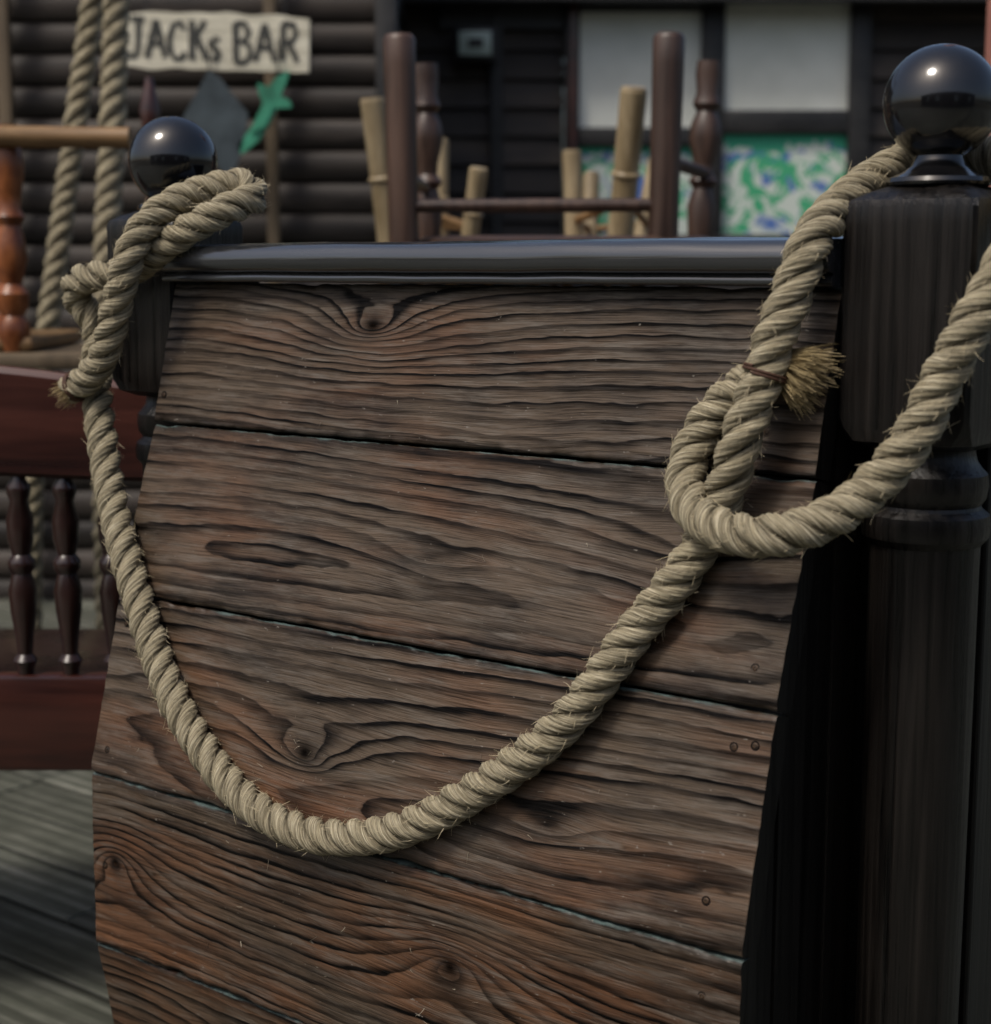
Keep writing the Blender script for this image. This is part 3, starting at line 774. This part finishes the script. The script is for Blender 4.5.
m=Mesh(); m.box(-1.50,-.72,3.05,3.5,.865,.895,bev=.008); m.rod((-1.22,3.28,0.02),(-1.22,3.28,.865),[(.05,0),(.03,.1),(.035,.8),(.07,1)],18); m.lathe([(.17,0.002),(.17,.03),(.06,.05)],24,Matrix.Translation((-1.22,3.28,0)))
m.build("top_and_pedestal",light_wood,tb,True)
cc=empty("upturned_cane_chair")
m=Mesh()
tp=[(.024,0),(.034,.06),(.036,.12),(.024,.16),(.034,.2),(.036,.26),(.022,.30),(.026,.34),(.036,.42),(.030,.5),(.024,.56),(.034,.60),(.024,.64),(.028,.7),(.036,.8),(.032,.9),(.024,.94),(.028,1)]
tp=[(a*.86,b) for a,b in tp]
for xx,yy in ((-.900,3.10),(-1.25,3.10),(-1.0,3.42),(-1.32,3.42)): m.rod((xx,yy,.896),(xx,yy,1.31),tp,18)
m.build("turned_legs",orange_m,cc,True)
m=Mesh(); m.rod((-1.35,3.07,1.292),(-.665,3.07,1.285),[(.020,0),(.021,.2),(.024,.21),(.021,.22),(.020,.55),(.024,.56),(.020,.57),(.019,1)],14)
m.rod((-1.25,3.1,.985),(-.90,3.1,.985),[(.015,0),(.015,1)],12)
m.box(-1.34,-.86,3.08,3.46,.897,.925,bev=.012)
m.build("cane_rails_and_seat",bam2_m,cc,True)
uc=empty("upturned_chair_leg")  # pole standing in for the leg tip of another upturned chair
m=Mesh()
m.rod((-.715,3.5,0.0),(-.715,3.5,1.44),[(.02,0),(.016,.55),(.014,.86),(.020,.88),(.012,.90),(.018,.93),(.022,.955),(.013,.98),(.008,1)],16)
m.lathe([(.12,0.002),(.12,.02),(.03,.04)],20,Matrix.Translation((-.715,3.5,0)))
m.build("turned_pole",redwood,uc,True)
pp=empty("parasol"); m=Mesh(); m.rod((.885,3.0,0),(.890,3.0,2.6),[(.024,0),(.022,1)],18)
pink=grain_mat("salmon_pole",(.20,.08,.06),(.36,.17,.13),2,.5,30,.1,.2,.4,.1,detail=2); m.build("pole",pink,pp,True)
m=Mesh(); m.rod((.890,3.0,2.1),(.890,3.0,2.62),[(.05,0),(.11,.3),(.09,.7),(.03,1)],20); m.build("furled_canopy",pink,pp,True)
m=Mesh(); m.lathe([(.25,0.002),(.25,.05),(.05,.08),(.035,.2)],28,Matrix.Translation((.885,3.0,0))); m.build("base",trim_m,pp,True)

# ------------------------------------------------------------------ tree behind
tr=empty("broadleaf_tree")
m=Mesh(); bark=grain_mat("bark",(.02,.015,.01),(.06,.045,.03),2,.9,20,.2,.6,.2,.3)
m.rod((-.9,9.6,-.1),(-.7,9.6,2.2),[(.16,0),(.12,.5),(.09,1)],12)
cl=[]
for k in range(9):
    a=k*2.4; e_=(-.7+1.2*math.cos(a),9.6+.9*math.sin(a),2.5+.25*k); m.rod((-.75,9.6,1.6+.06*k),e_,[(.05,0),(.015,1)],8); cl.append(e_)
m.build("trunk_and_limbs",bark,tr,True)
vs=[];fs=[];rr=[]
for c_ in cl+[(-.3,9.2,2.1),(-.6,9.0,2.4),(-.1,9.3,2.6)]:
    for k in range(650):
        d=Vector((random.gauss(0,1),random.gauss(0,1),random.gauss(0,.8))); p=Vector(c_)+d*.28
        a=Vector((random.gauss(0,1),random.gauss(0,1),random.gauss(0,1))).normalized(); b=a.orthogonal().normalized(); o=len(vs)
        vs+=[p-a*.045,p+b*.022,p+a*.045,p-b*.022]; fs.append((o,o+1,o+2,o+3)); rr+=[random.random()]*4
lf=NT("leaves"); lf.out(lf.ramp(lf.attr("rnd"),[(0,(.02,.04,.012)),(1,(.07,.11,.03))]),.6)
obj("foliage",vs,fs,lf.m,tr,attrs={"rnd":rr})

# ------------------------------------------------------------------ light, world, camera
w=bpy.data.worlds.new("World"); sc.world=w; w.use_nodes=True
nt=w.node_tree; bg=nt.nodes["Background"]; sky=nt.nodes.new("ShaderNodeTexSky"); sky.sky_type='NISHITA'; sky.sun_disc=False
EL,AZ=math.radians(57),math.radians(228)
sky.sun_elevation=EL; sky.sun_rotation=AZ; sky.air_density=1.0; sky.dust_density=5.0
nt.links.new(sky.outputs[0],bg.inputs[0]); bg.inputs[1].default_value=.13
sd=bpy.data.lights.new("sun",'SUN'); sd.energy=2.2; sd.angle=math.radians(12); sd.color=(1,.95,.87)
so=bpy.data.objects.new("sun",sd); COL.objects.link(so)
dirv=Vector((math.sin(AZ)*math.cos(EL),math.cos(AZ)*math.cos(EL),math.sin(EL)))
so.rotation_euler=dirv.to_track_quat('Z','Y').to_euler(); so.location=dirv*20
cd=bpy.data.cameras.new("camera"); cam=bpy.data.objects.new("camera",cd); COL.objects.link(cam); sc.camera=cam
cam.location=(0,0,1.05); cam.rotation_euler=(math.radians(90-8.4),0,0)
cd.sensor_width=36; cd.sensor_fit='AUTO'; cd.lens=36*1650/1024; cd.clip_start=.05; cd.clip_end=600
cd.dof.use_dof=True; cd.dof.focus_distance=1.55; cd.dof.aperture_fstop=5.2
sc.view_settings.view_transform='Standard'; sc.view_settings.look='None'; sc.view_settings.exposure=0
print("done")
